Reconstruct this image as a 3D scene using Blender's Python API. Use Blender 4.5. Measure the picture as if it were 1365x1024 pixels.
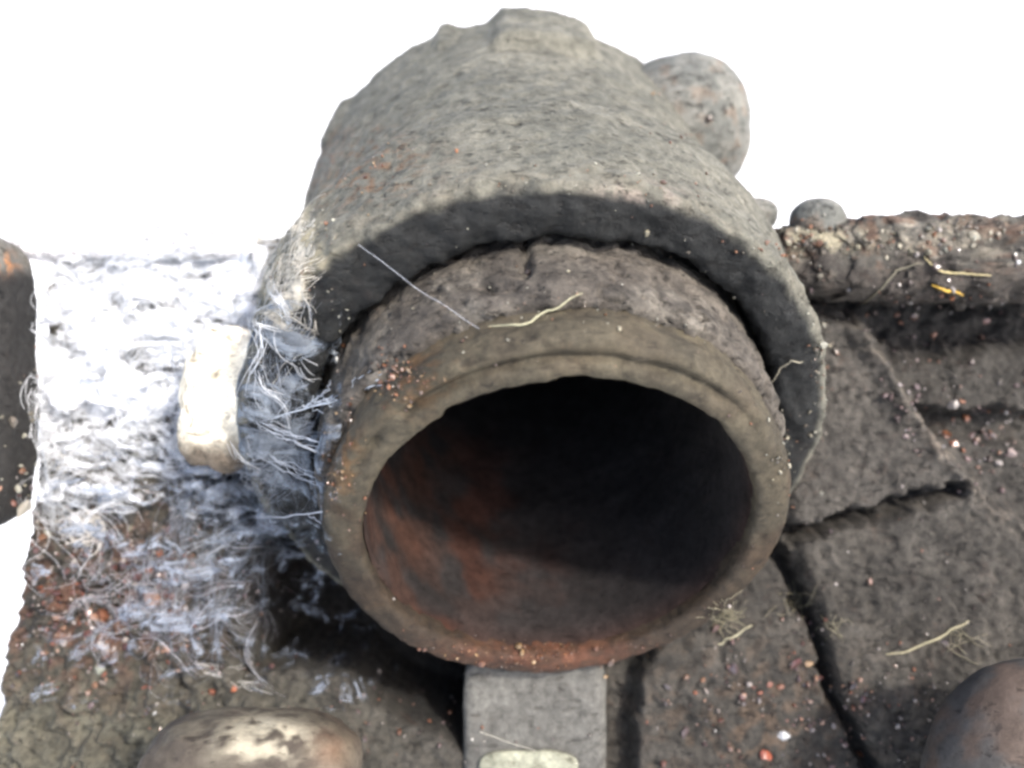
import bpy, math, random
import numpy as np
from mathutils import Vector, Matrix
from mathutils.bvhtree import BVHTree
random.seed(7); rng = np.random.default_rng(7)
for o in list(bpy.data.objects): bpy.data.objects.remove(o)
scene = bpy.context.scene; C = scene.collection

# ------------------------------------------------------------------ camera, sky, sun, exposure
PITCH = math.radians(-40)                 # the camera looks 40 degrees down at the casting
RIG = Matrix.Translation((0, 0, 0.62)) @ Matrix.Rotation(PITCH, 4, 'X')
cam = bpy.data.cameras.new('camera'); camo = bpy.data.objects.new('camera', cam); C.objects.link(camo)
camo.matrix_world = RIG @ Matrix.Rotation(math.radians(90), 4, 'X')
cam.sensor_width = 36; cam.lens = 36 * 1182 / 1365
cam.clip_start = 0.005; cam.clip_end = 100
cam.dof.use_dof = True; cam.dof.focus_distance = 0.150; cam.dof.aperture_fstop = 11
scene.camera = camo
SUN = Vector((0.50, -0.30, 0.82)).normalized()      # towards the sun
w = bpy.data.worlds.new('World'); scene.world = w; w.use_nodes = True
nt = w.node_tree; bg = nt.nodes['Background']
sky = nt.nodes.new('ShaderNodeTexSky'); sky.sky_type = 'NISHITA'; sky.sun_disc = False
sky.sun_elevation = math.asin(SUN.z); sky.sun_rotation = math.atan2(SUN.x, SUN.y)
sky.dust_density = 4; sky.air_density = 1.0
nt.links.new(sky.outputs[0], bg.inputs[0]); bg.inputs[1].default_value = 0.15
sl = bpy.data.lights.new('sun', 'SUN'); sl.energy = 2.0; sl.angle = math.radians(4); sl.color = (1, 0.965, 0.91)
so = bpy.data.objects.new('sun', sl); C.objects.link(so); so.rotation_euler = SUN.to_track_quat('Z', 'Y').to_euler()
scene.view_settings.view_transform = 'Standard'; scene.view_settings.look = 'None'
scene.view_settings.gamma = 1; scene.view_settings.exposure = 1.5
scene.render.engine = 'CYCLES'
scene.cycles.pixel_filter_type = 'GAUSSIAN'; scene.cycles.filter_width = 3.3

# ------------------------------------------------------------------ numpy noise
PERM = np.random.RandomState(3).permutation(256); PERM = np.concatenate([PERM, PERM, PERM])
GR = np.random.RandomState(5).normal(size=(256, 3)); GR /= np.linalg.norm(GR, axis=1)[:, None]
def perlin(P):
    P = np.asarray(P, float); sh = P.shape[:-1]; P = P.reshape(-1, 3)
    i = np.floor(P).astype(int); f = P - i; i = i & 255
    u = f * f * f * (f * (f * 6 - 15) + 10); out = 0
    for dx in (0, 1):
        for dy in (0, 1):
            for dz in (0, 1):
                h = PERM[PERM[PERM[(i[:, 0] + dx) & 255] + ((i[:, 1] + dy) & 255)] + ((i[:, 2] + dz) & 255)]
                d = (GR[h] * (f - np.array([dx, dy, dz]))).sum(1)
                out = out + d * (u[:, 0] if dx else 1 - u[:, 0]) * (u[:, 1] if dy else 1 - u[:, 1]) * (u[:, 2] if dz else 1 - u[:, 2])
    return (out * 1.5).reshape(sh)
def fbm(P, oc=5, g=0.5):
    P = np.asarray(P, float); s = 0; a = 1
    for k in range(oc):
        s = s + a * perlin(P * 2 ** k + 17.3 * k); a *= g
    return s
def ridge(P, oc=4):
    P = np.asarray(P, float); s = 0; a = 1
    for k in range(oc):
        s = s + a * (1 - np.abs(perlin(P * 2 ** k + 9.1 * k)) * 2); a *= 0.5
    return s / 2
def ss(e0, e1, x):
    t = np.clip((x - e0) / (e1 - e0), 0, 1); return t * t * (3 - 2 * t)
def seg_dist(x, y, pts):
    d = np.full(np.shape(x), 1e9)
    for (ax, ay), (bx, by) in zip(pts[:-1], pts[1:]):
        vx, vy = bx - ax, by - ay
        t = np.clip(((x - ax) * vx + (y - ay) * vy) / (vx * vx + vy * vy), 0, 1)
        d = np.minimum(d, np.hypot(x - ax - t * vx, y - ay - t * vy))
    return d
def poly_sd(x, y, pts):                   # signed distance, negative inside
    d = seg_dist(x, y, pts + [pts[0]]); ins = np.zeros(np.shape(x), bool)
    n = len(pts)
    for k in range(n):
        ax, ay = pts[k]; bx, by = pts[(k + 1) % n]
        c = ((ay > y) != (by > y)) & (x < (bx - ax) * (y - ay) / ((by - ay) or 1e-9) + ax)
        ins ^= c
    return np.where(ins, -d, d)
def blob(x, y, cx, cy, rx, ry):
    return np.exp(-(((x - cx) / rx) ** 2 + ((y - cy) / ry) ** 2))

# ------------------------------------------------------------------ helpers.  Lengths below are centimetres.
F = 1182.0
def at(px, py, d):                         # point at depth d (cm) in the line of sight of a photo pixel
    return np.array([(px - 682.5) / F * d, d, (512 - py) / F * d])
def to_px(P):
    return 682.5 + P[..., 0] / P[..., 1] * F, 512 - P[..., 2] / P[..., 1] * F
COLLIDE = []
def mesh_obj(name, V, faces, mat, parent=None, col=None, smooth=True, collide=False, origin=None, alpha=None):
    V = np.asarray(V, float).reshape(-1, 3)
    me = bpy.data.meshes.new(name)
    o = bpy.data.objects.new(name, me); C.objects.link(o)
    if parent is not None:
        root = parent
        while root.parent: root = root.parent
        org = np.array(root['o_cm'])
    else:
        org = np.array(origin if origin is not None else V.mean(0)); o['o_cm'] = list(map(float, org))
    L = (V - org) * 0.01
    me.from_pydata([tuple(v) for v in L.tolist()], [], faces if isinstance(faces, list) else faces.tolist())
    me.materials.append(mat)
    if smooth: me.polygons.foreach_set('use_smooth', [True] * len(me.polygons))
    if col is not None:
        a = me.color_attributes.new('alb', 'FLOAT_COLOR', 'POINT')
        cc_ = np.asarray(col).reshape(-1, 3)
        if mat in (M['iron'], M['plate'], M['smooth'], M['seal']): cc_ = cc_ * (np.array([0.93, 0.92, 0.83]) if mat is M['iron'] else np.array([0.95, 0.89, 0.79]))   # warm, sooty iron
        c = np.ones((len(V), 4)); c[:, :3] = np.clip(cc_, 0.002, 0.95)
        if alpha is not None: c[:, 3] = np.clip(np.asarray(alpha).reshape(-1), 0, 1)
        a.data.foreach_set('color', c.ravel())
    me.update()
    if parent is not None: o.parent = parent
    else: o.matrix_world = RIG @ Matrix.Translation(Vector(org) * 0.01)
    if collide: COLLIDE.append((V, faces if isinstance(faces, list) else faces.tolist()))
    return o
def tag(o, label=None, cat=None, group=None, kind=None):
    if label: o['label'] = label
    if cat: o['category'] = cat
    if group: o['group'] = group
    if kind: o['kind'] = kind
    return o
def empty(name, org, label, cat):
    o = bpy.data.objects.new(name, None); C.objects.link(o); o.empty_display_size = 0.01
    o['o_cm'] = list(map(float, org)); o.matrix_world = RIG @ Matrix.Translation(Vector(org) * 0.01)
    return tag(o, label, cat)
def grid_faces(n, m, wrap=False):          # n rows, m columns, wrap in columns
    i = np.arange(n - 1)[:, None]; j = np.arange(m if wrap else m - 1)[None]
    a = i * m + j; b = i * m + (j + 1) % m
    return np.stack([a, b, b + m, a + m], -1).reshape(-1, 4)

# ------------------------------------------------------------------ materials
def nodes(mat):
    mat.use_nodes = True; t = mat.node_tree; t.nodes.clear()
    return t, (lambda k, **kw: mk(t, k, **kw)), t.links.new
def mk(t, k, **kw):
    n = t.nodes.new('ShaderNode' + k)
    for a, b in kw.items(): setattr(n, a, b)
    return n
def noise(t, vec, scale, detail=6, rough=0.6, dist=0.0):
    n = mk(t, 'TexNoise'); n.inputs['Scale'].default_value = scale; n.inputs['Detail'].default_value = detail
    n.inputs['Roughness'].default_value = rough; n.inputs['Distortion'].default_value = dist
    t.links.new(vec, n.inputs['Vector']); return n.outputs['Fac']
def rmp(t, fac, stops):
    n = mk(t, 'ValToRGB'); e = n.color_ramp.elements
    while len(e) < len(stops): e.new(0.5)
    for k, (p, c) in enumerate(stops):
        e[k].position = p; e[k].color = (c, c, c, 1) if not isinstance(c, tuple) else c + (1,)
    t.links.new(fac, n.inputs[0]); return n.outputs[0]
def mixc(t, fac, a, b, mode='MIX'):
    n = mk(t, 'Mix', data_type='RGBA', blend_type=mode)
    for s, v in ((n.inputs[0], fac), (n.inputs[6], a), (n.inputs[7], b)):
        if isinstance(v, (int, float)): s.default_value = v
        elif isinstance(v, tuple): s.default_value = v + (1,)
        else: t.links.new(v, s)
    return n.outputs[2]
def crusty(name, rough=0.75, bump=0.6, rust=0.25, grain=1.0, spec=0.35, pits=0.5, big=1.0):
    """Old painted, dirty iron: colour from the 'alb' attribute, broken up by procedural grain, rust and pits."""
    m = bpy.data.materials.new(name); t, N, L = nodes(m)
    tc = N('TexCoord'); mp = N('Mapping'); mp.inputs['Scale'].default_value = (100, 100, 100)
    L(tc.outputs['Object'], mp.inputs['Vector']); v = mp.outputs[0]
    at_ = N('Attribute', attribute_name='alb'); base = at_.outputs['Color']
    n1 = noise(t, v, 0.9, 8, 0.65, 0.4); n2 = noise(t, v, 5, 8, 0.7); n3 = noise(t, v, 22, 4, 0.7)
    c = mixc(t, 1.0, base, rmp(t, n1, [(0.28, 1 - 0.45 * big), (0.5, 1.0), (0.72, 1 + 0.5 * big)]), 'MULTIPLY')
    c = mixc(t, grain, c, rmp(t, n2, [(0.30, 0.35), (0.48, 0.95), (0.72, 1.55)]), 'MULTIPLY')
    c = mixc(t, grain * 0.7, c, rmp(t, n3, [(0.3, 0.6), (0.5, 1.0), (0.7, 1.4)]), 'MULTIPLY')
    ms = N('Mapping'); ms.inputs['Scale'].default_value = (260, 900, 900); ms.inputs['Rotation'].default_value = (0, math.radians(14), 0); L(tc.outputs['Object'], ms.inputs['Vector'])
    n4 = noise(t, ms.outputs[0], 1.0, 4, 0.6, 0.5)        # short scratches and dashes of dirt
    n5 = noise(t, v, 3.2, 3, 0.5)
    scr = N('Math', operation='MULTIPLY'); L(rmp(t, n4, [(0.36, 1.0), (0.44, 0.0)]), scr.inputs[0]); L(rmp(t, n5, [(0.42, 0.0), (0.58, 1.0)]), scr.inputs[1])
    c = mixc(t, scr.outputs[0], c, mixc(t, 1.0, c, (0.52, 0.5, 0.48), 'MULTIPLY'))
    r1 = rmp(t, noise(t, v, 1.1, 9, 0.72, 0.3), [(0.55, 0.0), (0.74, 1.0)])
    r2 = rmp(t, noise(t, v, 7, 5, 0.7), [(0.45, 0.0), (0.60, 1.0)])
    rm = N('Math', operation='MULTIPLY'); L(r1, rm.inputs[0]); L(r2, rm.inputs[1])
    rm2 = N('Math', operation='MULTIPLY'); L(rm.outputs[0], rm2.inputs[0]); rm2.inputs[1].default_value = rust
    rc = rmp(t, n3, [(0.3, (0.04, 0.02, 0.012)), (0.65, (0.20, 0.08, 0.04))])
    c = mixc(t, rm2.outputs[0], c, rc)
    vo = N('TexVoronoi'); vo.inputs['Scale'].default_value = 6.5; L(v, vo.inputs['Vector'])
    pit = rmp(t, vo.outputs['Distance'], [(0.06, 0.0), (0.24, 1.0)])
    pm = rmp(t, noise(t, v, 1.6, 3, 0.5), [(0.5, 0.0), (0.62, pits)])
    pc = N('Math', operation='MULTIPLY'); inv = N('Math', operation='SUBTRACT'); inv.inputs[0].default_value = 1
    L(pit, inv.inputs[1]); L(inv.outputs[0], pc.inputs[0]); L(pm, pc.inputs[1])
    c = mixc(t, pc.outputs[0], c, (0.02, 0.018, 0.016))
    bs = N('BsdfPrincipled'); L(c, bs.inputs['Base Color'])
    rr = rmp(t, n2, [(0.3, rough + 0.15), (0.7, rough - 0.15)]); L(rr, bs.inputs['Roughness'])
    bs.inputs['Specular IOR Level'].default_value = spec
    h = N('Math', operation='MULTIPLY_ADD'); L(n2, h.inputs[0]); h.inputs[1].default_value = 1.0
    h2 = N('Math', operation='MULTIPLY'); L(n3, h2.inputs[0]); h2.inputs[1].default_value = 0.35; L(h2.outputs[0], h.inputs[2])
    h0 = N('Math', operation='SUBTRACT'); L(h.outputs[0], h0.inputs[0]); L(scr.outputs[0], h0.inputs[1])
    h3 = N('Math', operation='SUBTRACT'); L(h0.outputs[0], h3.inputs[0]); L(pc.outputs[0], h3.inputs[1])
    b = N('Bump'); b.inputs['Strength'].default_value = bump; b.inputs['Distance'].default_value = 0.0010
    L(h3.outputs[0], b.inputs['Height']); L(b.outputs[0], bs.inputs['Normal'])
    out = N('OutputMaterial'); L(bs.outputs[0], out.inputs[0]); return m
def plain(name, rough, spec=0.5, attr=True, color=(0.5, 0.5, 0.5), transl=0.0):
    m = bpy.data.materials.new(name); t, N, L = nodes(m)
    tc = N('TexCoord'); mp = N('Mapping'); mp.inputs['Scale'].default_value = (100, 100, 100)
    L(tc.outputs['Object'], mp.inputs['Vector'])
    n = noise(t, mp.outputs[0], 9, 5, 0.6)
    if attr: src = N('Attribute', attribute_name='alb').outputs['Color']
    else: rgb = N('RGB'); rgb.outputs[0].default_value = color + (1,); src = rgb.outputs[0]
    c = mixc(t, 1.0, src, rmp(t, n, [(0.3, 0.7), (0.7, 1.25)]), 'MULTIPLY')
    bs = N('BsdfPrincipled'); L(c, bs.inputs['Base Color']); bs.inputs['Roughness'].default_value = rough
    bs.inputs['Specular IOR Level'].default_value = spec
    out = N('OutputMaterial')
    if transl:
        tr = N('BsdfTranslucent'); L(c, tr.inputs[0]); mx = N('MixShader'); mx.inputs[0].default_value = transl
        L(bs.outputs[0], mx.inputs[1]); L(tr.outputs[0], mx.inputs[2]); L(mx.outputs[0], out.inputs[0])
    else: L(bs.outputs[0], out.inputs[0])
    return m
def web_mat():
    m = bpy.data.materials.new('web_sheet'); t, N, L = nodes(m)
    at_ = N('Attribute', attribute_name='alb')
    tc = N('TexCoord'); mp = N('Mapping'); mp.inputs['Rotation'].default_value = (0, math.radians(-32), 0)
    mp.inputs['Scale'].default_value = (100 * 0.8, 100, 100 * 1.7); L(tc.outputs['Object'], mp.inputs['Vector'])
    n = noise(t, mp.outputs[0], 1.3, 9, 0.66, 0.8); mp2 = N('Mapping'); mp2.inputs['Scale'].default_value = (100, 100, 100)
    mp2.inputs['Rotation'].default_value = (0, math.radians(-40), 0)
    L(tc.outputs['Object'], mp2.inputs['Vector']); n2 = noise(t, mp2.outputs[0], 6, 7, 0.75, 1.2)
    s = N('Math', operation='MULTIPLY_ADD'); L(n2, s.inputs[0]); s.inputs[1].default_value = 0.45
    nn_ = N('Math', operation='MULTIPLY_ADD'); L(n, nn_.inputs[0]); nn_.inputs[1].default_value = 4.2; nn_.inputs[2].default_value = -1.6 ; L(nn_.outputs[0], s.inputs[2])
    a = N('Math', operation='ADD'); L(s.outputs[0], a.inputs[0]); L(at_.outputs['Alpha'], a.inputs[1])
    al = rmp(t, a.outputs[0], [(0.0, 0.0), (1.0, 1.0)])
    mr = N('MapRange'); L(a.outputs[0], mr.inputs[0]); mr.inputs[1].default_value = 1.05; mr.inputs[2].default_value = 1.5
    d = N('BsdfDiffuse'); L(at_.outputs['Color'], d.inputs[0]); tr = N('BsdfTranslucent'); L(at_.outputs['Color'], tr.inputs[0])
    b = N('Bump'); b.inputs['Strength'].default_value = 0.7; b.inputs['Distance'].default_value = 0.0012; L(s.outputs[0], b.inputs['Height']); L(b.outputs[0], d.inputs['Normal'])
    m1 = N('MixShader'); m1.inputs[0].default_value = 0.3; L(d.outputs[0], m1.inputs[1]); L(tr.outputs[0], m1.inputs[2])
    tp = N('BsdfTransparent'); m2 = N('MixShader'); L(mr.outputs[0], m2.inputs[0]); L(tp.outputs[0], m2.inputs[1]); L(m1.outputs[0], m2.inputs[2])
    out = N('OutputMaterial'); L(m2.outputs[0], out.inputs[0]); return m
M = dict(iron=crusty('dirty_painted_iron', rust=0.07, grain=0.8, bump=0.75, big=0.35), bolt=crusty('worn_bolt', bump=0.25, rust=0.05, grain=0.4, pits=0.05, big=0.6), smooth=crusty('smooth_dirty_iron', bump=0.4, rust=0.10, grain=0.8, pits=0.3),
         bore=crusty('rusty_bore', rough=0.9, grain=0.6, bump=0.35, rust=0.06, spec=0.15, pits=0.2), seal=crusty('cracked_rubber', bump=0.8, rust=0.06, pits=0.7),
         plate=crusty('crusted_plate', bump=0.9, rust=0.22, spec=0.4), grit=plain('rust_grit', 0.28, 0.8), web=plain('silk', 0.6, 0.3, transl=0.3),
         straw=plain('straw', 0.6, 0.4), sheet=web_mat(), ground=plain('pale_concrete', 0.9, 0.2, attr=False, color=(0.80, 0.80, 0.79)))

# ------------------------------------------------------------------ ground
gm = bpy.data.meshes.new('ground'); go = bpy.data.objects.new('ground', gm); C.objects.link(go)
n = 41; gx = np.linspace(-30, 30, n); GX, GY = np.meshgrid(gx, gx)
gm.from_pydata(np.stack([GX, GY, np.zeros_like(GX)], -1).reshape(-1, 3).tolist(), [], grid_faces(n, n).tolist())
gm.materials.append(M['ground']); tag(go, kind='structure')

# ------------------------------------------------------------------ the pipe's axis and its frame
Cc = at(748, 718, 15.2)
A = np.array([0.075, -0.795, -0.602]); A /= np.linalg.norm(A)      # points out of the mouth
E1 = np.array([1.0, 0, 0]) - A[0] * A; E1 /= np.linalg.norm(E1); E2 = np.cross(E1, A)
if E2[2] < 0: E2 = -E2
def axis_pt(t, r, ph):                      # t cm behind the mouth, radius r, angle ph from the right going up
    return Cc - A * np.asarray(t)[..., None] + np.asarray(r * np.cos(ph))[..., None] * E1 + np.asarray(r * np.sin(ph))[..., None] * E2
def lathe(name, prof, parent, mat, seg, disp, colf, sub=0.08, collide=True, a0=0, a1=2 * math.pi):
    """prof: list of (t, r); resampled every `sub` cm, displaced along the profile normal."""
    pr = np.array(prof, float); d = np.r_[0, np.cumsum(np.hypot(*np.diff(pr, axis=0).T))]
    n = max(8, int(d[-1] / sub)); s = np.linspace(0, d[-1], n)
    T = np.interp(s, d, pr[:, 0]); R = np.interp(s, d, pr[:, 1])
    k = np.ones(5) / 5
    Tp = np.r_[[T[0]] * 2, T, [T[-1]] * 2]; Rp = np.r_[[R[0]] * 2, R, [R[-1]] * 2]
    T = np.convolve(Tp, k, 'valid'); R = np.convolve(Rp, k, 'valid')
    dT = np.gradient(T); dR = np.gradient(R); ln = np.hypot(dT, dR) + 1e-9
    nT, nR = -dR / ln, dT / ln                # outward for a profile running front to back on the outside
    ph = np.linspace(0, 2 * math.pi, seg, endpoint=False)
    TT, PH = np.meshgrid(T, ph, indexing='ij'); RR = np.repeat(R[:, None], seg, 1)
    if name == 'collar': RR = RR + 0.28 * ss(4.40, 5.1, RR) * ss(0.1, -0.9, np.cos(PH)) * ss(6, 4.5, TT) + 0.10 * ss(4.40, 5.1, RR)*ss(6, 4.5, TT)
    P = axis_pt(TT, RR, PH)
    D = disp(P, TT, RR, PH)
    TT = TT + D * nT[:, None]; RR = np.maximum(RR + D * nR[:, None], 0.001)
    P = axis_pt(TT, RR, PH)
    col = colf(P, TT, RR, PH)
    o = mesh_obj(name, P, grid_faces(n, seg, True), mat, parent, col, collide=collide)
    return o
def lerp(a, b, f): return a + (np.asarray(b) - a) * f[..., None]
def full(P, c): return np.broadcast_to(np.array(c, float), P.shape).copy()
RUST = (0.26, 0.095, 0.04); CREAM = (0.55, 0.50, 0.38); DARK = (0.030, 0.030, 0.032)

# ------------------------------------------------------------------ the casting
# Px coordinates on the plate are those of a plane 18.6 cm away; 63.5 px = 1 cm there
K = F / 18.6
PL_LEFT = [(300, 36), (560, 30), (690, 26), (800, 12), (950, -8), (1200, -60)]
def plate_height(x, y, fine=True):
    """height in cm towards the camera over the plate's plane, and its colour, at plate coordinates x, y (px)."""
    p3 = np.stack([x / 60, y / 60, 0 * x + 0.37], -1)
    p3 = p3 @ np.array([[0.80, 0.48, 0.36], [-0.60, 0.64, 0.48], [0, -0.6, 0.8]]); p3 = p3 + 0.22 * fbm(p3 * 1.7 + 200, 3)[..., None] * np.array([1, -0.7, 0.5])
    wob = fbm(p3 * 1.3, 4) * 8
    xw, yw = x + wob, y + fbm(p3 * 1.3 + 40, 4) * 8
    h = 0.10 * fbm(p3 * 0.7, 4)
    # right: recess below the rail
    rec = poly_sd(xw, yw, [(1050, 330), (1520, 330), (1520, 455), (1365, 462), (1270, 480), (1200, 478), (1150, 432), (1080, 402), (1040, 400)])
    h = h - 0.55 * ss(14, -24, rec) + 0.22 * fbm(p3 * 2.6 + 71, 5) * ss(10, -10, rec)
    # gusset and the pebbly ridge that bounds it
    gus = poly_sd(xw, yw, [(1040, 400), (1150, 430), (1215, 545), (1292, 655), (1180, 680), (1055, 706)])
    h = h + 0.30 * ss(8, -10, gus)
    rd = seg_dist(xw, yw, [(1120, 400), (1150, 432), (1215, 550), (1290, 645), (1380, 725), (1500, 800)])
    h = h + 0.34 * np.exp(-(rd / 15) ** 2)
    upper = poly_sd(xw, yw, [(1165, 440), (1520, 440), (1520, 810), (1385, 725), (1295, 645), (1220, 548)])
    h = h - 0.18 * ss(5, -10, upper)
    dip = poly_sd(xw, yw, [(1225, 540), (1300, 548), (1520, 540), (1520, 620), (1300, 592), (1245, 575)])
    h = h - 0.8 * ss(6, -12, dip)
    # lower right slab and the two crevices
    slab = poly_sd(xw, yw, [(1062, 718), (1290, 662), (1400, 760), (1520, 900), (1520, 1200), (1200, 1200), (1105, 900)])
    h = h + 0.25 * ss(8, -10, slab)
    c1 = seg_dist(xw, yw, [(1035, 716), (1100, 702), (1135, 690), (1200, 674), (1278, 652)])
    c2 = seg_dist(xw, yw, [(1040, 735), (1060, 780), (1083, 850), (1110, 925), (1150, 1010), (1200, 1110)])
    h = h - 0.65 * ss(17, 1, c1 + 7 * fbm(p3 * 3, 4)) - 0.7 * ss(14, 1, c2 + 7 * fbm(p3 * 3 + 5, 4))
    # the dark hollow left of and below the pipe
    hol = poly_sd(xw, yw, [(345, 715), (430, 725), (540, 790), (640, 850), (640, 1010), (612, 985), (560, 960), (490, 932), (470, 900), (400, 888), (345, 885)])
    h = h - 3.0 * ss(3, -12, hol)
    hr = poly_sd(xw, yw, [(790, 850), (880, 850), (850, 900), (842, 1200), (790, 1200)])
    h = h - 0.7 * ss(5, -12, hr)
    # left: lumpy crust
    crust = ss(420, 330, x)
    h = h + crust * (0.30 * fbm(p3 * 1.8 + 3, 5) + 0.10 * ridge(p3 * 4, 3))
    lc = blob(x, y, 150, 790, 120, 90)
    h = h + lc * 0.25 * fbm(p3 * 4.5, 4)
    if fine: h = h + 0.05 * fbm(p3 * 6, 4) + 0.012 * ridge(p3 * 3 + 2, 3) + 0.08 * fbm(p3 * 2.2 + 8, 4) * ss(350, 500, x)
    # round the top and left edges over
    yt = np.where(x > 700, 300, 312) + 3 * fbm(p3 * 2, 3)
    h = h - 1.2 * ss(22, 0, y - yt) ** 2
    xl = np.interp(y, [a for a, b in PL_LEFT], [b for a, b in PL_LEFT])
    h = h - 1.0 * ss(22, 0, x - xl) ** 2
    # colour
    col = full(p3, (0.070, 0.066, 0.060))
    col = lerp(col, (0.11, 0.105, 0.098), ss(-0.1, 0.7, fbm(p3 * 0.8 + 11, 5)))
    col = lerp(col, (0.055, 0.050, 0.048), ss(6, -8, rec) * 0.7)  # shadow beneath the rail deepened in the recess colour
    col = lerp(col, (0.12, 0.115, 0.11), ss(6, -8, gus) * 0.7)
    col = lerp(col, (0.20, 0.18, 0.16), np.exp(-(rd / 14) ** 2) * ss(-0.1, 0.3, fbm(p3 * 6, 3)))
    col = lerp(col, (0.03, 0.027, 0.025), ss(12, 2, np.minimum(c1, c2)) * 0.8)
    col = lerp(col, (0.018, 0.016, 0.017), ss(12, -4, hol) * 0.95)  # shade of the hollow put into the colour as well as the depth
    lo = blob(x, y, 60, 1000, 330, 110); col = lerp(col, (0.19, 0.19, 0.155), np.clip(lo * 1.3, 0, 1) * 0.9)
    rs = np.clip(blob(x, y, 130, 800, 130, 100) * 1.3, 0, 1) * ss(-0.1, 0.35, fbm(p3 * 2.6 + 31, 5))
    col = lerp(col, (0.22, 0.115, 0.08), rs * 0.85)
    wc = np.clip(blob(x, y, 190, 470, 190, 190) * 1.5, 0, 1) * ss(-0.2, 0.3, fbm(p3 * 1.6 + 61, 5))
    col = lerp(col, (0.30, 0.27, 0.21), wc * 0.7)
    gr = np.clip(blob(x, y, 1000, 960, 140, 100), 0, 1) * ss(-0.1, 0.4, fbm(p3 * 3 + 21, 5))
    col = lerp(col, (0.17, 0.12, 0.085), gr * 0.7)
    return h, col * 0.47
def plate_depth(Z): return 18.5 + 0.10 * (Z + 5)
root = empty('iron_casting', at(740, 1100, 18.8), 'dirty grey cast iron housing with an open pipe mouth sticking out of it', 'casting')
ny, nx = 300, 520
ys = np.linspace(298, 1180, ny); Y = np.repeat(ys[:, None], nx, 1)
xl = np.interp(Y, [a for a, b in PL_LEFT], [b for a, b in PL_LEFT]) + 4 * perlin(np.stack([Y / 18, Y * 0, Y * 0], -1)) + 2 * perlin(np.stack([Y / 6, Y * 0 + 4, Y * 0], -1))
X = xl + (1500 - xl) * np.linspace(0, 1, nx)[None]
H, PC = plate_height(X, Y)
Zc = (512 - Y) / K; Xc = (X - 682.5) / K
P = np.stack([Xc, plate_depth(Zc) - H, Zc], -1)
# a skirt running back from the front face gives the plate its thickness
fr = [(j) for j in range(nx)] + [(i * nx + nx - 1) for i in range(1, ny)] + [((ny - 1) * nx + j) for j in range(nx - 2, -1, -1)] + [(i * nx) for i in range(ny - 2, 0, -1)]
V = P.reshape(-1, 3); PCf = PC.reshape(-1, 3); B = V[fr].copy(); B[:, 1] = 21.5
gf_ = grid_faces(ny, nx); cen = V[gf_].mean(1)
rel = cen - Cc; ta = rel @ A; rad = np.linalg.norm(rel - ta[:, None] * A, axis=1)
faces = gf_[(rad > 4.75) | (ta > -0.25) & (rad > 4.0)].tolist(); n0 = len(V); nb = len(fr)
for k in range(nb): faces.append([fr[k], n0 + k, n0 + (k + 1) % nb, fr[(k + 1) % nb]])
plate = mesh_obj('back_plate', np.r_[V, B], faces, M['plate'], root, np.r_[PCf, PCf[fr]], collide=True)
# pedestal that carries the plate, below the picture
def box(name, c, s, mat, parent, col, axes=None, bev=0.0, nseg=14, namp=0.0, nsc=1.5, power=6, collide=False):
    """rounded, slightly uneven block: a superellipsoid grid; power 2 = ellipsoid, 8 = box."""
    u = np.linspace(-math.pi / 2, math.pi / 2, nseg); v = np.linspace(-math.pi, math.pi, nseg * 2, endpoint=False)
    U, Vv = np.meshgrid(u, v, indexing='ij'); e = 2 / power
    f = lambda q: np.sign(q) * np.abs(q) ** e
    Q = np.stack([f(np.cos(U)) * f(np.cos(Vv)), f(np.cos(U)) * f(np.sin(Vv)), f(np.sin(U))], -1)
    ax = np.eye(3) if axes is None else np.array(axes)
    P = np.array(c) + (Q * np.array(s)) @ ax
    nn = P - np.array(c); nn /= np.linalg.norm(nn, axis=-1)[..., None] + 1e-9
    P = P + nn * (namp * fbm(P * nsc + 5, 5))[..., None]
    cc = col(P) if callable(col) else full(P, col)
    return mesh_obj(name, P, grid_faces(nseg, nseg * 2, True), mat, parent, cc, collide=collide)

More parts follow.
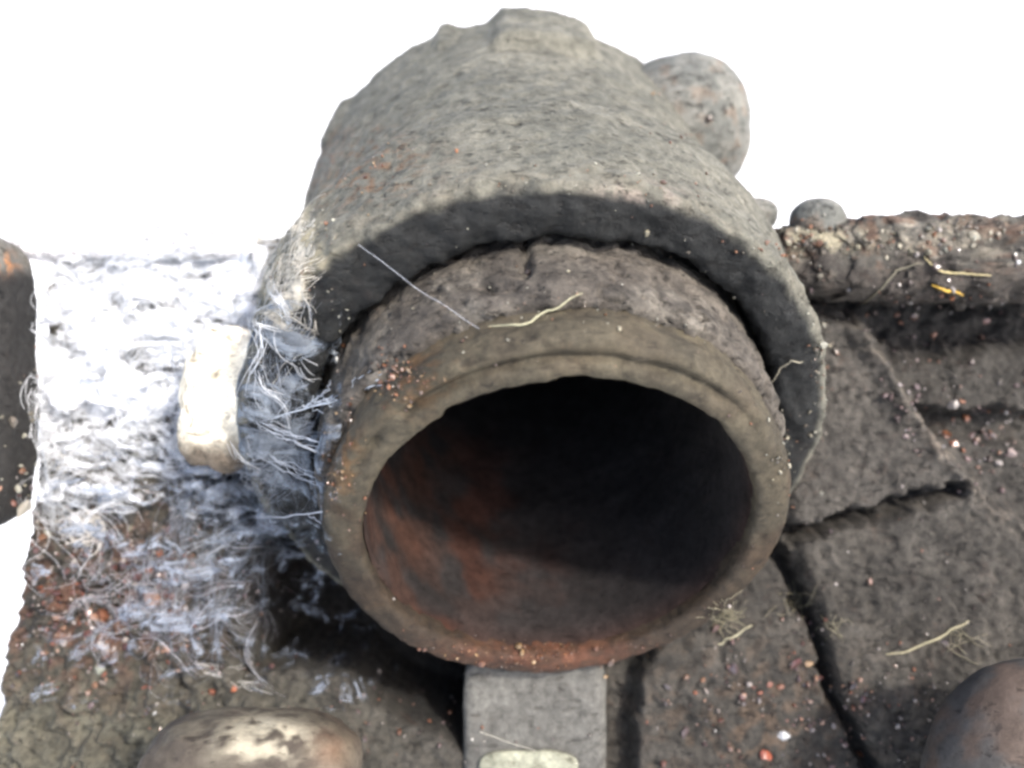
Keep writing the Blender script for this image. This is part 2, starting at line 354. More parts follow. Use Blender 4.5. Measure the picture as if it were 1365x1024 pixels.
# housing behind the collar
def px_of(P): return to_px(P)
def body_disp(P, T, R, ph):
    d = 0.07 * fbm(P * 0.5, 4) + 0.045 * fbm(P * 2.2, 5) + 0.03 * ridge(P * 5, 3)
    x = P[..., 0]; back = ss(8.5, 9.5, T)
    d = d + back * ss(0, 0.4, np.sin(ph)) * (0.30 * ss(1.40, 0.85, np.abs(x - 0.70 + 0.1 * fbm(P * 2, 3))) * ss(9.3, 9.7, T) + 0.13 * ss(0.3, 0.1, np.abs(x + 1.55)) * ss(10.3, 10.6, T))
    d = d + 0.16 * ss(0.4, 0.15, np.abs(x + 4.3)) * ss(10.0, 10.5, T) * ss(0, 0.3, np.sin(ph))
    return d
def body_col(P, T, R, ph):
    x, y = to_px(P)
    c = full(P, (0.160, 0.160, 0.148)); c = lerp(c, (0.215, 0.212, 0.195), ss(-0.3, 0.5, fbm(P * 0.6 + 4, 5)))
    c = lerp(c, (0.11, 0.112, 0.105), ss(0.05, 0.6, fbm(P * 1.9 + 14, 5)) * 0.6)
    r = (np.clip(blob(x, y, 470, 225, 90, 45) * 1.4, 0, 1)) * ss(0.0, 0.45, fbm(P * 5 + 9, 5))
    c = lerp(c, (0.23, 0.125, 0.07), r * 0.7)
    cr = np.clip(blob(x, y, 385, 350, 45, 85) * 1.6, 0, 1) * ss(-0.35, 0.15, fbm(P * 2.2 + 29, 4))
    c = lerp(c, (0.52, 0.47, 0.36), cr * 0.85)
    q = blob(x, y, 850, 262, 50, 16) * ss(-0.2, 0.2, fbm(P * 3, 3)); c = lerp(c, (0.36, 0.31, 0.30), np.clip(q * 1.3, 0, 1))
    edge = np.exp(-((T - 2.6) / 0.25) ** 2) * ss(-0.2, 0.3, fbm(P * 3.1 + 2, 4)); c = lerp(c, (0.22, 0.205, 0.18), edge * 0.5)
    c = c * np.array([0.70, 0.685, 0.65])
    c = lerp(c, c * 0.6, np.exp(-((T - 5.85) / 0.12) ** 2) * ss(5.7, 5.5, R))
    c = lerp(c, (0.011, 0.012, 0.013), ss(5.40 + 0.28 * ss(0.1, -0.9, np.cos(ph)), 5.22 + 0.28 * ss(0.1, -0.9, np.cos(ph)), R + 0.07 * fbm(P * 3, 4)) * ss(3.1, 2.8, T))  # shaded front face and gap of the collar blackened in the colour
    return c
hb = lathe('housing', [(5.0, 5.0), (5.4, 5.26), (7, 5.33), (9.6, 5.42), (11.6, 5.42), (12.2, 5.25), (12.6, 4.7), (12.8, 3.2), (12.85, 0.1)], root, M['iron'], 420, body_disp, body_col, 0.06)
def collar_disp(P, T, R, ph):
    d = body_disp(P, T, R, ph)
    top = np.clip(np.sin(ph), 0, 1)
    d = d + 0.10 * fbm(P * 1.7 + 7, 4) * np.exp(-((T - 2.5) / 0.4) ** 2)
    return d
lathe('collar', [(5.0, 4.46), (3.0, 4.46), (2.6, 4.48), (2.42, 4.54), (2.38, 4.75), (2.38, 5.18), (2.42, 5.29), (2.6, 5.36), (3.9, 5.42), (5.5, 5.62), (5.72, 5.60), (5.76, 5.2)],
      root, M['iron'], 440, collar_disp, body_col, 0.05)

# the cracked rubber sleeve and the iron pipe
def seal_disp(P, T, R, ph):
    g = np.stack([ph * 4.2, T * 2.2, 0 * T], -1)
    d = 0.05 * fbm(P * 1.2, 4) + 0.025 * fbm(P * 5, 4)
    crack = np.exp(-(perlin(np.stack([np.cos(ph) * 7, np.sin(ph) * 7, T * 4.5], -1)) / 0.05) ** 2) * ss(0.0, 0.25, fbm(P * 0.9 + 33, 3))
    d = d - 0.15 * crack - 0.06 * ss(0.1, 0.16, fbm(P * 1.6 + 44, 4))
    # a split at the top
    x, y = to_px(P)
    d = d - 0.22 * np.exp(-((x - 700 - 4 * fbm(P * 4, 2)) / 7) ** 2) * ss(1.5, 1.75, T) - 0.16 * blob(x, y, 655, 378, 30, 9)
    return d
def seal_col(P, T, R, ph):
    x, y = to_px(P)
    c = full(P, (0.125, 0.115, 0.105)); c = lerp(c, (0.19, 0.18, 0.165), ss(-0.2, 0.5, fbm(P * 1.1 + 3, 5)))
    c = lerp(c, (0.05, 0.046, 0.042), ss(0.15, 0.55, fbm(P * 2.1 + 19, 5)) * 0.8)
    g = np.exp(-(perlin(np.stack([np.cos(ph) * 7, np.sin(ph) * 7, T * 4.5], -1)) / 0.05) ** 2) * ss(0.0, 0.25, fbm(P * 0.9 + 33, 3))
    return lerp(c, (0.02, 0.018, 0.016), g * 0.7) * 0.60
pipe = empty('pipe', Cc, None, None); pipe.parent = root; del pipe['o_cm']
pipe.matrix_world = RIG @ Matrix.Translation(Vector(root['o_cm']) * 0.01); bpy.data.objects.remove(pipe)
lathe('rubber_sleeve', [(0.95, 3.9), (0.93, 4.05), (1.0, 4.2), (1.25, 4.28), (4.0, 4.33)], root, M['seal'], 440, seal_disp, seal_col, 0.045)
def lip_disp(P, T, R, ph):
    x, y = to_px(P)
    d = 0.035 * fbm(P * 0.9, 4) + 0.022 * fbm(P * 3.5, 5) - 0.03 * ss(0.25, 0.5, fbm(P * 1.7 + 70, 4))
    d = d - 0.20 * np.exp(-((R - 3.78) / 0.10) ** 2) * ss(0.3, 0.9, np.sin(ph - 0.12)) * ss(0.3, 0.1, T) * ss(-0.5, 0.1, fbm(P * 0.8 + 3, 3))
    d = d - 0.06 * blob(x, y, 690, 462, 60, 12)
    return d
def lip_col(P, T, R, ph):
    x, y = to_px(P)
    c = full(P, (0.165, 0.155, 0.125)); c = lerp(c, (0.11, 0.085, 0.06), ss(-0.1, 0.5, fbm(P * 0.9 + 51, 4)))
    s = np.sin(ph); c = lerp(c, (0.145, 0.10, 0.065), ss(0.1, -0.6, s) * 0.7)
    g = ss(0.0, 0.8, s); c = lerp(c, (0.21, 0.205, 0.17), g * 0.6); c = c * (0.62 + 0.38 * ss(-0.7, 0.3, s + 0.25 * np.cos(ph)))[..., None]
    r = np.clip(blob(x, y, 725, 872, 120, 22) * 1.5, 0, 1); c = lerp(c, (0.27, 0.115, 0.07), r * (0.45 + 0.5 * ss(-0.3, 0.3, fbm(P * 4, 3))))
    r2 = np.clip(blob(x, y, 540, 500, 55, 40) + blob(x, y, 455, 600, 25, 60), 0, 1) * ss(-0.1, 0.3, fbm(P * 4 + 8, 3)); c = lerp(c, (0.36, 0.21, 0.09), r2 * 0.8)
    return c * np.array([0.265, 0.245, 0.21])
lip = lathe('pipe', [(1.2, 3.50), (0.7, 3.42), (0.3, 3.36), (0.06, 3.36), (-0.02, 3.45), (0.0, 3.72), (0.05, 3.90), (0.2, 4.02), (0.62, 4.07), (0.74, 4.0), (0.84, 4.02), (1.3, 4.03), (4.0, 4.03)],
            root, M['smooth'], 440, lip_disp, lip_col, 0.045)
def bore_col(P, T, R, ph):
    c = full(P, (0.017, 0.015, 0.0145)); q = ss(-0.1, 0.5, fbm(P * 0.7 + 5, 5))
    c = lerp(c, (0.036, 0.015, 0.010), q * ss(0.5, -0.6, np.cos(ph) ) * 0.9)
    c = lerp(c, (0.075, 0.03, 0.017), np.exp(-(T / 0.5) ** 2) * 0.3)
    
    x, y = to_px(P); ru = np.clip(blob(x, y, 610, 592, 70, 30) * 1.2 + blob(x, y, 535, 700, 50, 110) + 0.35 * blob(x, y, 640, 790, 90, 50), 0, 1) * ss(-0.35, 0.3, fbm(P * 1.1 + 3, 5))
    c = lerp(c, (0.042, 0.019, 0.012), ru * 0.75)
    return lerp(c, (0.012, 0.011, 0.011), ss(4.0, 8, T))  # darkness of the deep end painted into the colour
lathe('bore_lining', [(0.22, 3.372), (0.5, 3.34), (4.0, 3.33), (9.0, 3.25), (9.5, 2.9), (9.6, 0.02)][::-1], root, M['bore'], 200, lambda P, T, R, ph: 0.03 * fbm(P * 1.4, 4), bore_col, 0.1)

# rail along the plate's top right, knobs and nubs
def rail_col(P):
    x, y = to_px(P)
    c = full(P, (0.11, 0.108, 0.10)); c = lerp(c, (0.30, 0.285, 0.25), ss(-0.1, 0.35, fbm(P * 2.4, 5))); c = lerp(c, (0.05, 0.045, 0.042), ss(0.0, 0.3, fbm(P * 2.0 + 50, 5)) * 0.8)
    c = lerp(c, (0.27, 0.12, 0.06), ss(0.15, 0.4, fbm(P * 2.4 + 9, 4)) * 0.3)
    c = lerp(c, (0.48, 0.46, 0.36), np.clip(blob(x, y, 1090, 320, 60, 14) * 1.5, 0, 1) * ss(-0.2, 0.15, fbm(P * 3, 3)))
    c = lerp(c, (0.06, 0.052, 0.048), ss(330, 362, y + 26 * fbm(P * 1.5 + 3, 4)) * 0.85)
    return c * 0.62
box('top_rail', at(1290, 346, 18.6), (4.3, 0.95, 0.86), M['plate'], root, rail_col, nseg=240, namp=0.30, nsc=1.6, power=3.4, collide=True)
box('top_rail', at(185, 328, 19.3), (2.7, 0.8, 0.35), M['plate'], root, lambda P: lerp(full(P, (0.80, 0.84, 0.95)), (0.95, 0.98, 1.1), ss(-0.2, 0.3, fbm(P * 2, 4))), nseg=60, namp=0.10, nsc=1.6, power=5, collide=True)
def grey_col(P):
    c = full(P, (0.13, 0.133, 0.13)); c = lerp(c, (0.19, 0.188, 0.18), ss(-0.2, 0.4, fbm(P * 1.2, 5)))
    return lerp(c, (0.20, 0.115, 0.07), ss(0.1, 0.6, fbm(P * 2.6 + 14, 5)) * 0.35) * 0.95
box('round_boss', at(905, 176, 22.3), (1.72, 1.9, 1.80), M['iron'], root, grey_col, nseg=70, namp=0.06, nsc=1.0, power=2.3, collide=True)
box('rivet', at(1090, 296, 18.3), (0.56, 0.56, 0.48), M['iron'], root, grey_col, nseg=40, namp=0.04, power=2.1, collide=True)
box('rivet', at(1008, 288, 18.8), (0.42, 0.5, 0.38), M['iron'], root, grey_col, nseg=30, namp=0.05, power=2.1)
# smooth rib below the mouth
box('rib', at(712, 1010, 18.95), (1.46, 0.95, 2.4), M['smooth'], root, lambda P: lerp(full(P, (0.085, 0.088, 0.088)), (0.11, 0.112, 0.11), ss(-0.2, 0.4, fbm(P * 0.8, 4))), nseg=70, namp=0.07, power=9, collide=True)
box('pale_patch', at(705, 1024, 17.95), (1.0, 0.10, 0.36), M['smooth'], root, (0.24, 0.26, 0.22), nseg=24, namp=0.04, power=3, collide=True)
# pedestal under the casting (out of the picture)
inv = RIG.inverted()
def wbox(name, x0, x1, y0, y1, z0, z1, parent):
    vs = [inv @ Vector((x, y, z)) * 100 for x in (x0, x1) for y in (y0, y1) for z in (z0, z1)]
    fs = [[0, 1, 3, 2], [4, 6, 7, 5], [0, 4, 5, 1], [2, 3, 7, 6], [0, 2, 6, 4], [1, 5, 7, 3]]
    return mesh_obj(name, [tuple(v) for v in vs], fs, M['smooth'], parent, full(np.zeros((8, 3)), (0.12, 0.12, 0.11)), smooth=False)
pb = RIG @ Vector(at(740, 1120, 20.2) * 0.01)
wbox('foot', -0.05, 0.09, pb.y - 0.012, pb.y + 0.03, -0.01, pb.z + 0.01, root)

# ------------------------------------------------------------------ neighbours of the casting
def post_col(P):
    x, y = to_px(P)
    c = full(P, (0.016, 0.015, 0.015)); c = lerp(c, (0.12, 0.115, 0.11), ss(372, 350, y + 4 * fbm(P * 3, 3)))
    return lerp(c, (0.34, 0.15, 0.06), blob(x, y, 8, 350, 16, 12) * ss(-0.3, 0.2, fbm(P * 5, 3)))
po = box('post', at(-49, 508, 17.6), (1.22, 0.8, 2.92), M['iron'], None, post_col, nseg=70, namp=0.07, power=4.5, collide=True)
tag(po, 'dark rounded iron post at the left edge, beside the cobwebs', 'post')
def kc1(P):
    x, y = to_px(P)
    c = full(P, (0.05, 0.04, 0.03)); c = lerp(c, (0.075, 0.064, 0.047), ss(-0.3, 0.4, fbm(P * 2, 4)))
    c = lerp(c, (0.30, 0.27, 0.20), np.clip(blob(x, y, 350, 985, 55, 26) * 1.8, 0, 1) * ss(-0.4, 0.1, fbm(P * 4, 4)))
    return lerp(c, (0.2, 0.1, 0.05), np.clip(blob(x, y, 440, 1000, 25, 25), 0, 1) * 0.3)
kb = box('bolt_head', at(335, 1052, 15.0), (1.85, 1.0, 1.25), M['bolt'], None, kc1, nseg=60, namp=0.06, nsc=1.6, power=3.2)
tag(kb, 'brown bolt head with a cream worn patch at the bottom left', 'bolt')
def kc2(P):
    c = full(P, (0.050, 0.046, 0.042)); return lerp(c, (0.07, 0.05, 0.038), ss(0, 0.4, fbm(P * 1.1, 4)))
kb = box('bolt_head', at(1402, 1080, 15.6), (2.2, 1.3, 2.65), M['bolt'], None, kc2, nseg=60, namp=0.05, nsc=1.0, power=2.3)
tag(kb, 'smooth dark domed bolt head in the bottom right corner', 'bolt')

# ------------------------------------------------------------------ surface lookup for what lies on it
VV = []; FF = []; off = 0
for V_, F_ in COLLIDE:
    VV.append(V_); FF += [tuple(i + off for i in f) for f in F_ if len(f) == 4]; off += len(V_)
tree = BVHTree.FromPolygons(np.concatenate(VV).tolist(), FF)
def hit(px, py):
    d = Vector(((px - 682.5) / F, 1, (512 - py) / F)).normalized()
    r = tree.ray_cast(Vector((0, 0, 0)), d)
    if r[0] is None: return None, None
    n_ = r[1]
    if n_.dot(d) > 0: n_ = -n_
    return np.array(r[0]), np.array(n_)

# ------------------------------------------------------------------ pale block under the cobwebs
ax = np.array([[1, 0, -0.14], [0, 1, 0], [0.22, 0, 1]]); 
def pb_col(P):
    x, y = to_px(P); f = ss(615, 555, y + 14 * fbm(P * 2.2, 4))  # cream above, grimy below; the sunlit top is part of the colour
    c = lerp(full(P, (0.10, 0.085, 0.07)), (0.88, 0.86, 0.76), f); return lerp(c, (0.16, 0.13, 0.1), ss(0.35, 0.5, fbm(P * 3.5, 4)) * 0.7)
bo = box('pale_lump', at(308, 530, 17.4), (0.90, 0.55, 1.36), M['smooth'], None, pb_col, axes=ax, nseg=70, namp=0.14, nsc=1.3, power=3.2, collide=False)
tag(bo, 'pale cream lump leaning wedged between the cobwebs and the collar', 'lump')

# ------------------------------------------------------------------ grit: uncountable crumbs lying on everything
ICO_V = []; tph = (1 + 5 ** .5) / 2
for a, b in ((1, tph), (1, -tph), (-1, tph), (-1, -tph)): ICO_V += [(0, a, b), (a, b, 0), (b, 0, a)]
ICO_V = np.array(ICO_V) / math.hypot(1, tph)
def hull(Vs):
    import bmesh
    bm = bmesh.new(); [bm.verts.new(v) for v in Vs]; bmesh.ops.convex_hull(bm, input=bm.verts); bm.verts.index_update()
    fs = [[v.index for v in f.verts] for f in bm.faces]; vs = [tuple(v.co) for v in bm.verts]; bm.free(); return np.array(vs), fs
ICO_V, ICO_F = hull(ICO_V.tolist()); ICO_F = np.array(ICO_F)
GRIT = [  # cx, cy, rx, ry, count, size cm (mean), palette
    (150, 790, 120, 90, 1900, 0.042, 'r'), (1010, 940, 110, 90, 420, 0.045, 'r'), (1180, 960, 150, 80, 260, 0.04, 'm'),
    (1270, 400, 120, 60, 190, 0.045, 'm'), (1320, 560, 60, 60, 160, 0.05, 'm'), (1210, 540, 20, 60, 60, 0.05, 'p'), (1290, 610, 40, 50, 50, 0.05, 'p'),
    (1240, 315, 130, 18, 200, 0.04, 'y'), (525, 500, 38, 26, 170, 0.024, 'o'), (450, 610, 18, 80, 150, 0.024, 'o'), (725, 872, 130, 16, 350, 0.028, 'o'),
    (400, 330, 45, 80, 240, 0.03, 'y'), (480, 220, 80, 40, 120, 0.02, 'o'), (1090, 470, 14, 110, 100, 0.035, 'y'), (1045, 620, 14, 60, 60, 0.035, 'y'),
    (1090, 325, 60, 20, 160, 0.035, 'y'), (760, 245, 240, 22, 110, 0.018, 'y'), (930, 200, 60, 60, 40, 0.03, 'o'), (560, 960, 90, 40, 60, 0.04, 'm'),
    (300, 690, 90, 90, 300, 0.035, 'p'), (110, 560, 70, 120, 350, 0.05, 'y'), (1200, 850, 160, 130, 160, 0.03, 'm'), (700, 400, 240, 60, 140, 0.022, 'y'),
    (250, 960, 200, 40, 120, 0.03, 'm'), (700, 700, 680, 320, 500, 0.022, 'm')]
PAL = dict(r=[(0.25, 0.09, 0.05), (0.14, 0.06, 0.05), (0.35, 0.2, 0.13), (0.12, 0.10, 0.10), (0.42, 0.36, 0.32)],
           m=[(0.10, 0.07, 0.06), (0.28, 0.17, 0.13), (0.14, 0.09, 0.09), (0.45, 0.40, 0.36), (0.3, 0.12, 0.06)],
           p=[(0.5, 0.44, 0.42), (0.36, 0.26, 0.25), (0.2, 0.13, 0.12)], y=[(0.38, 0.34, 0.24), (0.24, 0.2, 0.15), (0.3, 0.14, 0.07), (0.5, 0.48, 0.38)],
           o=[(0.34, 0.14, 0.06), (0.2, 0.09, 0.05), (0.42, 0.27, 0.13), (0.15, 0.09, 0.06)])
gv = []; gf = []; gc = []; k0 = 0
for cx, cy, rx, ry, cnt, sz, pal in GRIT:
    for _ in range(cnt):
        px, py = rng.normal(cx, rx * 0.7), rng.normal(cy, ry * 0.7)
        if not (-40 < px < 1400 and 0 < py < 1060): continue
        if (px - 752) ** 2 / 262 ** 2 + (py - 670) ** 2 / 185 ** 2 < 1: continue
        if fbm(np.array([[px / 50, py / 50, 3.3]]), 3)[0] < rng.uniform(-0.5, 0.25): continue
        p, n_ = hit(px, py)
        if p is None or p[1] > 21: continue
        s = 0.72 * sz * math.exp(rng.normal(0, 0.55)); q = ICO_V * rng.uniform(0.6, 1.2, (12, 1)) * rng.uniform(0.5, 1.3, 3) * s
        a = rng.uniform(0, 6.28); ca, sa = math.cos(a), math.sin(a); q = q @ np.array([[ca, 0, sa], [0, 1, 0], [-sa, 0, ca]])
        gv.append(q + p + n_ * s * 0.45); gf.append(ICO_F + k0); k0 += 12
        gc.append(np.repeat(np.array(PAL[pal][rng.integers(len(PAL[pal]))])[None] * rng.uniform(0.25, 0.7), 12, 0))
g = mesh_obj('rust_grit', np.concatenate(gv), np.concatenate(gf), M['grit'], None, np.concatenate(gc), smooth=False)
tag(g, 'loose rust crumbs and grit scattered over the iron surfaces', 'grit', kind='stuff')

# larger flakes, one object each
def flake(px, py, s, colr, label, flat=0.35, group='loose rust flakes on the iron'):
    p, n_ = hit(px, py)
    if p is None: return
    Vs = rng.normal(size=(16, 3)); Vs /= np.linalg.norm(Vs, axis=1)[:, None]; Vs *= rng.uniform(0.7, 1.1, (16, 1))
    n1 = Vector(n_); t1 = n1.orthogonal().normalized(); t2 = n1.cross(t1)
    Vs = Vs[:, :1] * np.array(t1) * rng.uniform(0.8, 1.3) + Vs[:, 1:2] * np.array(t2) + Vs[:, 2:] * np.array(n1) * flat
    v, f = hull((Vs * s).tolist()); v = v + p + n_ * s * flat * 0.5
    cc = np.array(colr) * rng.uniform(0.8, 1.2, (len(v), 1))
    o = mesh_obj('rust_flake', v, f, M['grit'], None, cc, smooth=False); tag(o, label, 'flake', group)
R1, R2, R3, R4 = (0.28, 0.12, 0.07), (0.14, 0.07, 0.07), (0.30, 0.28, 0.25), (0.08, 0.055, 0.055)
for a in [(140, 822, .22, R1, 'large orange brown rust flake on the crusted plate below the cobwebs'),
          (140, 862, .20, (0.30, 0.24, 0.21), 'pinkish grey flake just below the large orange flake at left'),
          (133, 893, .15, (0.26, 0.27, 0.21), 'small pale green diamond shaped flake at lower left'),
          (212, 738, .13, R1, 'rust coloured flake in the grey cobweb strands at left'),
          (312, 918, .10, (0.4, 0.12, 0.05), 'bright orange red crumb above the brown bolt head'),
          (487, 985, .11, R4, 'shiny dark crumb right of the brown bolt head'),
          (206, 950, .07, (0.6, 0.6, 0.58), 'tiny white chip left above the brown bolt head'),
          (977, 892, .17, R4, 'dark purple brown lump under the right of the pipe mouth'),
          (1060, 884, .20, R2, 'largest dark red lump beside the lower crevice'),
          (1078, 884, .12, (0.42, 0.28, 0.16), 'tan crumb touching the largest dark red lump'),
          (1040, 915, .12, R1, 'red brown crumb below the largest dark red lump'),
          (1020, 1008, .19, (0.38, 0.10, 0.05), 'bright rust red lump at the bottom edge left of the crevice'),
          (913, 975, .14, R4, 'glossy dark crumb near the bottom below the pipe mouth'),
          (1045, 980, .17, (0.5, 0.5, 0.5), 'pale grey chip left of the lower crevice'),
          (1258, 857, .13, R4, 'dark crumb at the tip of the straw on the right slab'),
          (1150, 932, .10, R2, 'brown crumb just right of the lower crevice'),
          (1271, 592, .13, R1, 'red brown crumb on the pebbly ridge at right'),
          (1348, 605, .15, (0.36, 0.28, 0.25), 'pale crumb near the right edge below the dark hollow'),
          (1315, 427, .13, (0.45, 0.27, 0.22), 'pink crumb in the dark recess below the right rail'),
          (1195, 420, .09, R1, 'red crumb in the dark recess left of the yellow chip'),
          (1358, 350, .09, (0.6, 0.6, 0.58), 'tiny white chip on the rail at the right edge'),
          (450, 270 + 210, .1, (0.5, 0.5, 0.48), 'pale crumb at the end of the web on the left of the collar'),
          (30, 676, .26, (0.50, 0.46, 0.38), 'cream lump at the foot of the dark left post')]:
    flake(a[0], a[1], a[2] * 0.8, tuple(0.6 * q for q in a[3]), a[4], flat=0.45)

# ------------------------------------------------------------------ threads, straws
def tube(pts, rads, sides=4):
    pts = np.asarray(pts); n = len(pts); rads = np.broadcast_to(rads, (n,))
    tg = np.gradient(pts, axis=0); tg /= np.linalg.norm(tg, axis=1)[:, None] + 1e-9
    up = np.cross(tg, [0.31, -0.9, 0.2]); up /= np.linalg.norm(up, axis=1)[:, None] + 1e-9; sd = np.cross(tg, up)
    a = np.arange(sides) / sides * 2 * math.pi
    V = pts[:, None] + rads[:, None, None] * (np.cos(a)[None, :, None] * up[:, None] + np.sin(a)[None, :, None] * sd[:, None])
    return V.reshape(-1, 3), grid_faces(n, sides, True)
def curve_on(pxs, lift=0.06, n=16, wig=0.05, seed=0):
    pxs = np.array(pxs, float); s = np.linspace(0, len(pxs) - 1, n); X = np.interp(s, range(len(pxs)), pxs[:, 0]); Y_ = np.interp(s, range(len(pxs)), pxs[:, 1])
    P_ = []
    for x, y in zip(X, Y_):
        p, n_ = hit(x, y); P_.append(p + n_ * lift if p is not None else at(x, y, 18))
    P_ = np.array(P_)
    for _ in range(2): P_[1:-1] = (P_[:-2] + 2 * P_[1:-1] + P_[2:]) / 4
    return P_ + wig * np.stack([fbm(np.stack([s * 1.3 + seed, s * 0 + k, s * 0], -1), 3) for k in range(3)], -1)
def straw(name, pxs, r, colr, label, cat, **k):
    r = r * 0.55; colr = tuple(0.75 * q for q in colr)
    p = curve_on(pxs, seed=len(label) * 1.7, **k); rr = r * (1 - 0.5 * np.linspace(-1, 1, len(p)) ** 2)
    V_, F_ = tube(p, rr, 5); o = mesh_obj(name, V_, F_, M['straw'], None, full(V_, colr)); tag(o, label, cat); return o
straw('straw', [(655, 440), (705, 438), (735, 412), (775, 392)], 0.035, (0.42, 0.40, 0.26), 'short pale straw lying across the top of the rubber sleeve', 'straw')
straw('straw', [(1182, 876), (1225, 860), (1262, 843), (1290, 828)], 0.045, (0.42, 0.38, 0.24), 'long pale straw on the slab at lower right', 'straw')
straw('straw', [(955, 858), (975, 850), (1000, 832)], 0.035, (0.45, 0.42, 0.28), 'thick pale straw below the right side of the pipe mouth', 'straw')
straw('straw', [(1145, 408), (1175, 380), (1200, 358), (1230, 352)], 0.035, (0.22, 0.20, 0.14), 'bent brown twig under the right rail', 'twig')
straw('twig', [(300, 505), (312, 478), (322, 462), (335, 445)], 0.035, (0.06, 0.05, 0.04), 'small dark twig on the pale cream lump', 'twig', lift=0.75)
straw('fibre', [(1232, 342), (1255, 365), (1290, 366), (1318, 368)], 0.04, (0.50, 0.42, 0.22), 'pale curled fibre above the yellow chip on the right rail', 'fibre')
straw('leaf_scrap', [(1245, 380), (1262, 386), (1282, 390)], 0.055, (0.60, 0.38, 0.06), 'bright yellow chip hanging under the right rail', 'leaf scrap')
straw('fibre', [(1030, 510), (1040, 490), (1055, 480), (1068, 482)], 0.03, (0.42, 0.38, 0.28), 'curled pale fibre inside the right side of the collar', 'fibre')
fv = []; ff = []; k0 = 0
for cx, cy, r, cnt in ((972, 822, 26, 26), (1055, 800, 26, 14), (1110, 840, 20, 8), (1275, 850, 30, 10)):
    for _ in range(cnt):
        a = rng.uniform(0, 6.28); l = rng.uniform(8, r); x, y = rng.normal(cx, r * 0.35), rng.normal(cy, r * 0.35)
        p = curve_on([(x - l * math.cos(a), y - l * math.sin(a)), (x + rng.normal(0, 5), y + rng.normal(0, 5)), (x + l * math.cos(a), y + l * math.sin(a))], lift=rng.uniform(0.01, 0.08), n=8, wig=0.05, seed=rng.uniform(0, 99))
        V_, F_ = tube(p, 0.0075, 3); fv.append(V_); ff.append(F_ + k0); k0 += len(V_)
V_ = np.concatenate(fv); o = mesh_obj('plant_fibres', V_, np.concatenate(ff), M['straw'], None, full(V_, (0.20, 0.18, 0.12)))
tag(o, 'tangled pale plant fibres on the plate right below the pipe mouth', 'fibres', kind='stuff')

# ------------------------------------------------------------------ cobwebs
web = empty('cobweb', at(190, 480, 17.8), 'thick bright white cobweb spread over the left of the plate', 'cobweb')
def sheet(x0, x1, y0, y1, lift, dens, colr, parent, nx=120, ny=120, amp=0.25, seed=0):
    X, Y = np.meshgrid(np.linspace(x0, x1, nx), np.linspace(y0, y1, ny))
    p3 = np.stack([X / 60, Y / 60, 0 * X + seed], -1)
    h, _ = plate_height(X, Y, False)
    h = h * 0.5 + lift + amp * fbm(p3 * 1.2, 4) + 0.08 * ridge(p3 * 4, 3)
    Z = (512 - Y) / K; Pp = np.stack([(X - 682.5) / K, plate_depth(Z) - h, Z], -1)
    return mesh_obj('web_sheet', Pp, grid_faces(ny, nx), M['sheet'], parent, full(Pp, colr), alpha=dens(X, Y))
def drape(x0, x1, y0, y1, lift, dens, colr, parent, nx=60, ny=110, seed=0):
    # a veil hung over whatever stands there, bridging the hollows
    X, Y = np.meshgrid(np.linspace(x0, x1, nx), np.linspace(y0, y1, ny)); D = np.zeros(X.shape)
    for i in range(ny):
        for j in range(nx):
            p, _n = hit(X[i, j], Y[i, j]); D[i, j] = p[1] if p is not None else 19
    for _ in range(14):
        q = D.copy(); q[1:-1, 1:-1] = (D[:-2, 1:-1] + D[2:, 1:-1] + D[1:-1, :-2] + D[1:-1, 2:]) / 4; D = np.minimum(D, q)
    D = D - lift - 0.12 * fbm(np.stack([X / 40, Y / 40, X * 0 + seed], -1), 4)
    Pp = np.stack([(X - 682.5) / F * D, D, (512 - Y) / F * D], -1)
    return mesh_obj('web_sheet', Pp, grid_faces(ny, nx), M['sheet'], parent, full(Pp, colr), alpha=dens(X, Y))
def dens_white(X, Y):
    d = 0.80 * ss(20, 60, X) * ss(375, 330, X) * ss(298, 318, Y) * ss(760, 480, Y)
    return d - 0.34 * blob(X, Y, 70, 450, 30, 45) - 0.30 * blob(X, Y, 270, 370, 60, 25) - 0.34 * blob(X, Y, 205, 470, 45, 22) - 0.2 * blob(X, Y, 95, 330, 45, 12)
def dens_low(X, Y):
    return 0.36 * (1 - 0.9 * blob(X, Y, 460, 810, 110, 100)) * np.clip(blob(X, Y, 330, 650, 110, 120) + blob(X, Y, 250, 800, 110, 70) * 0.85 + blob(X, Y, 110, 620, 70, 80) * 0.8 + blob(X, Y, 390, 520, 50, 90), 0, 1)
sheet(20, 380, 296, 690, 0.25, dens_white, (0.88, 0.90, 0.93), web)
sheet(20, 380, 296, 690, 0.60, lambda X, Y: dens_white(X, Y) - 0.22, (0.90, 0.92, 0.95), web, seed=4.4)
sheet(60, 520, 420, 930, 0.35, dens_low, (0.36, 0.40, 0.47), web, seed=9.2, amp=0.4)
sheet(120, 500, 460, 900, 0.75, lambda X, Y: dens_low(X, Y) - 0.10, (0.36, 0.40, 0.47), web, seed=14.2, amp=0.4)
dr = lambda X, Y: ss(270, 320, X) * ss(455, 400, X) * ss(400, 470, Y) * ss(740, 660, Y)
drape(270, 455, 400, 740, 0.12, lambda X, Y: 0.42 * dr(X, Y), (0.24, 0.27, 0.31), web, seed=2.2)
drape(270, 455, 400, 740, 0.35, lambda X, Y: 0.28 * dr(X, Y), (0.30, 0.34, 0.39), web, seed=6.1)
drape(335, 420, 270, 480, 0.06, lambda X, Y: 0.52 * ss(335, 355, X) * ss(420 , 385, X + 0.25 * (Y - 400)) * ss(270, 300, Y) * ss(480, 430, Y), (0.72, 0.68, 0.58), web, seed=8.1)
sv = []; sf = []; sc = []; k0 = 0
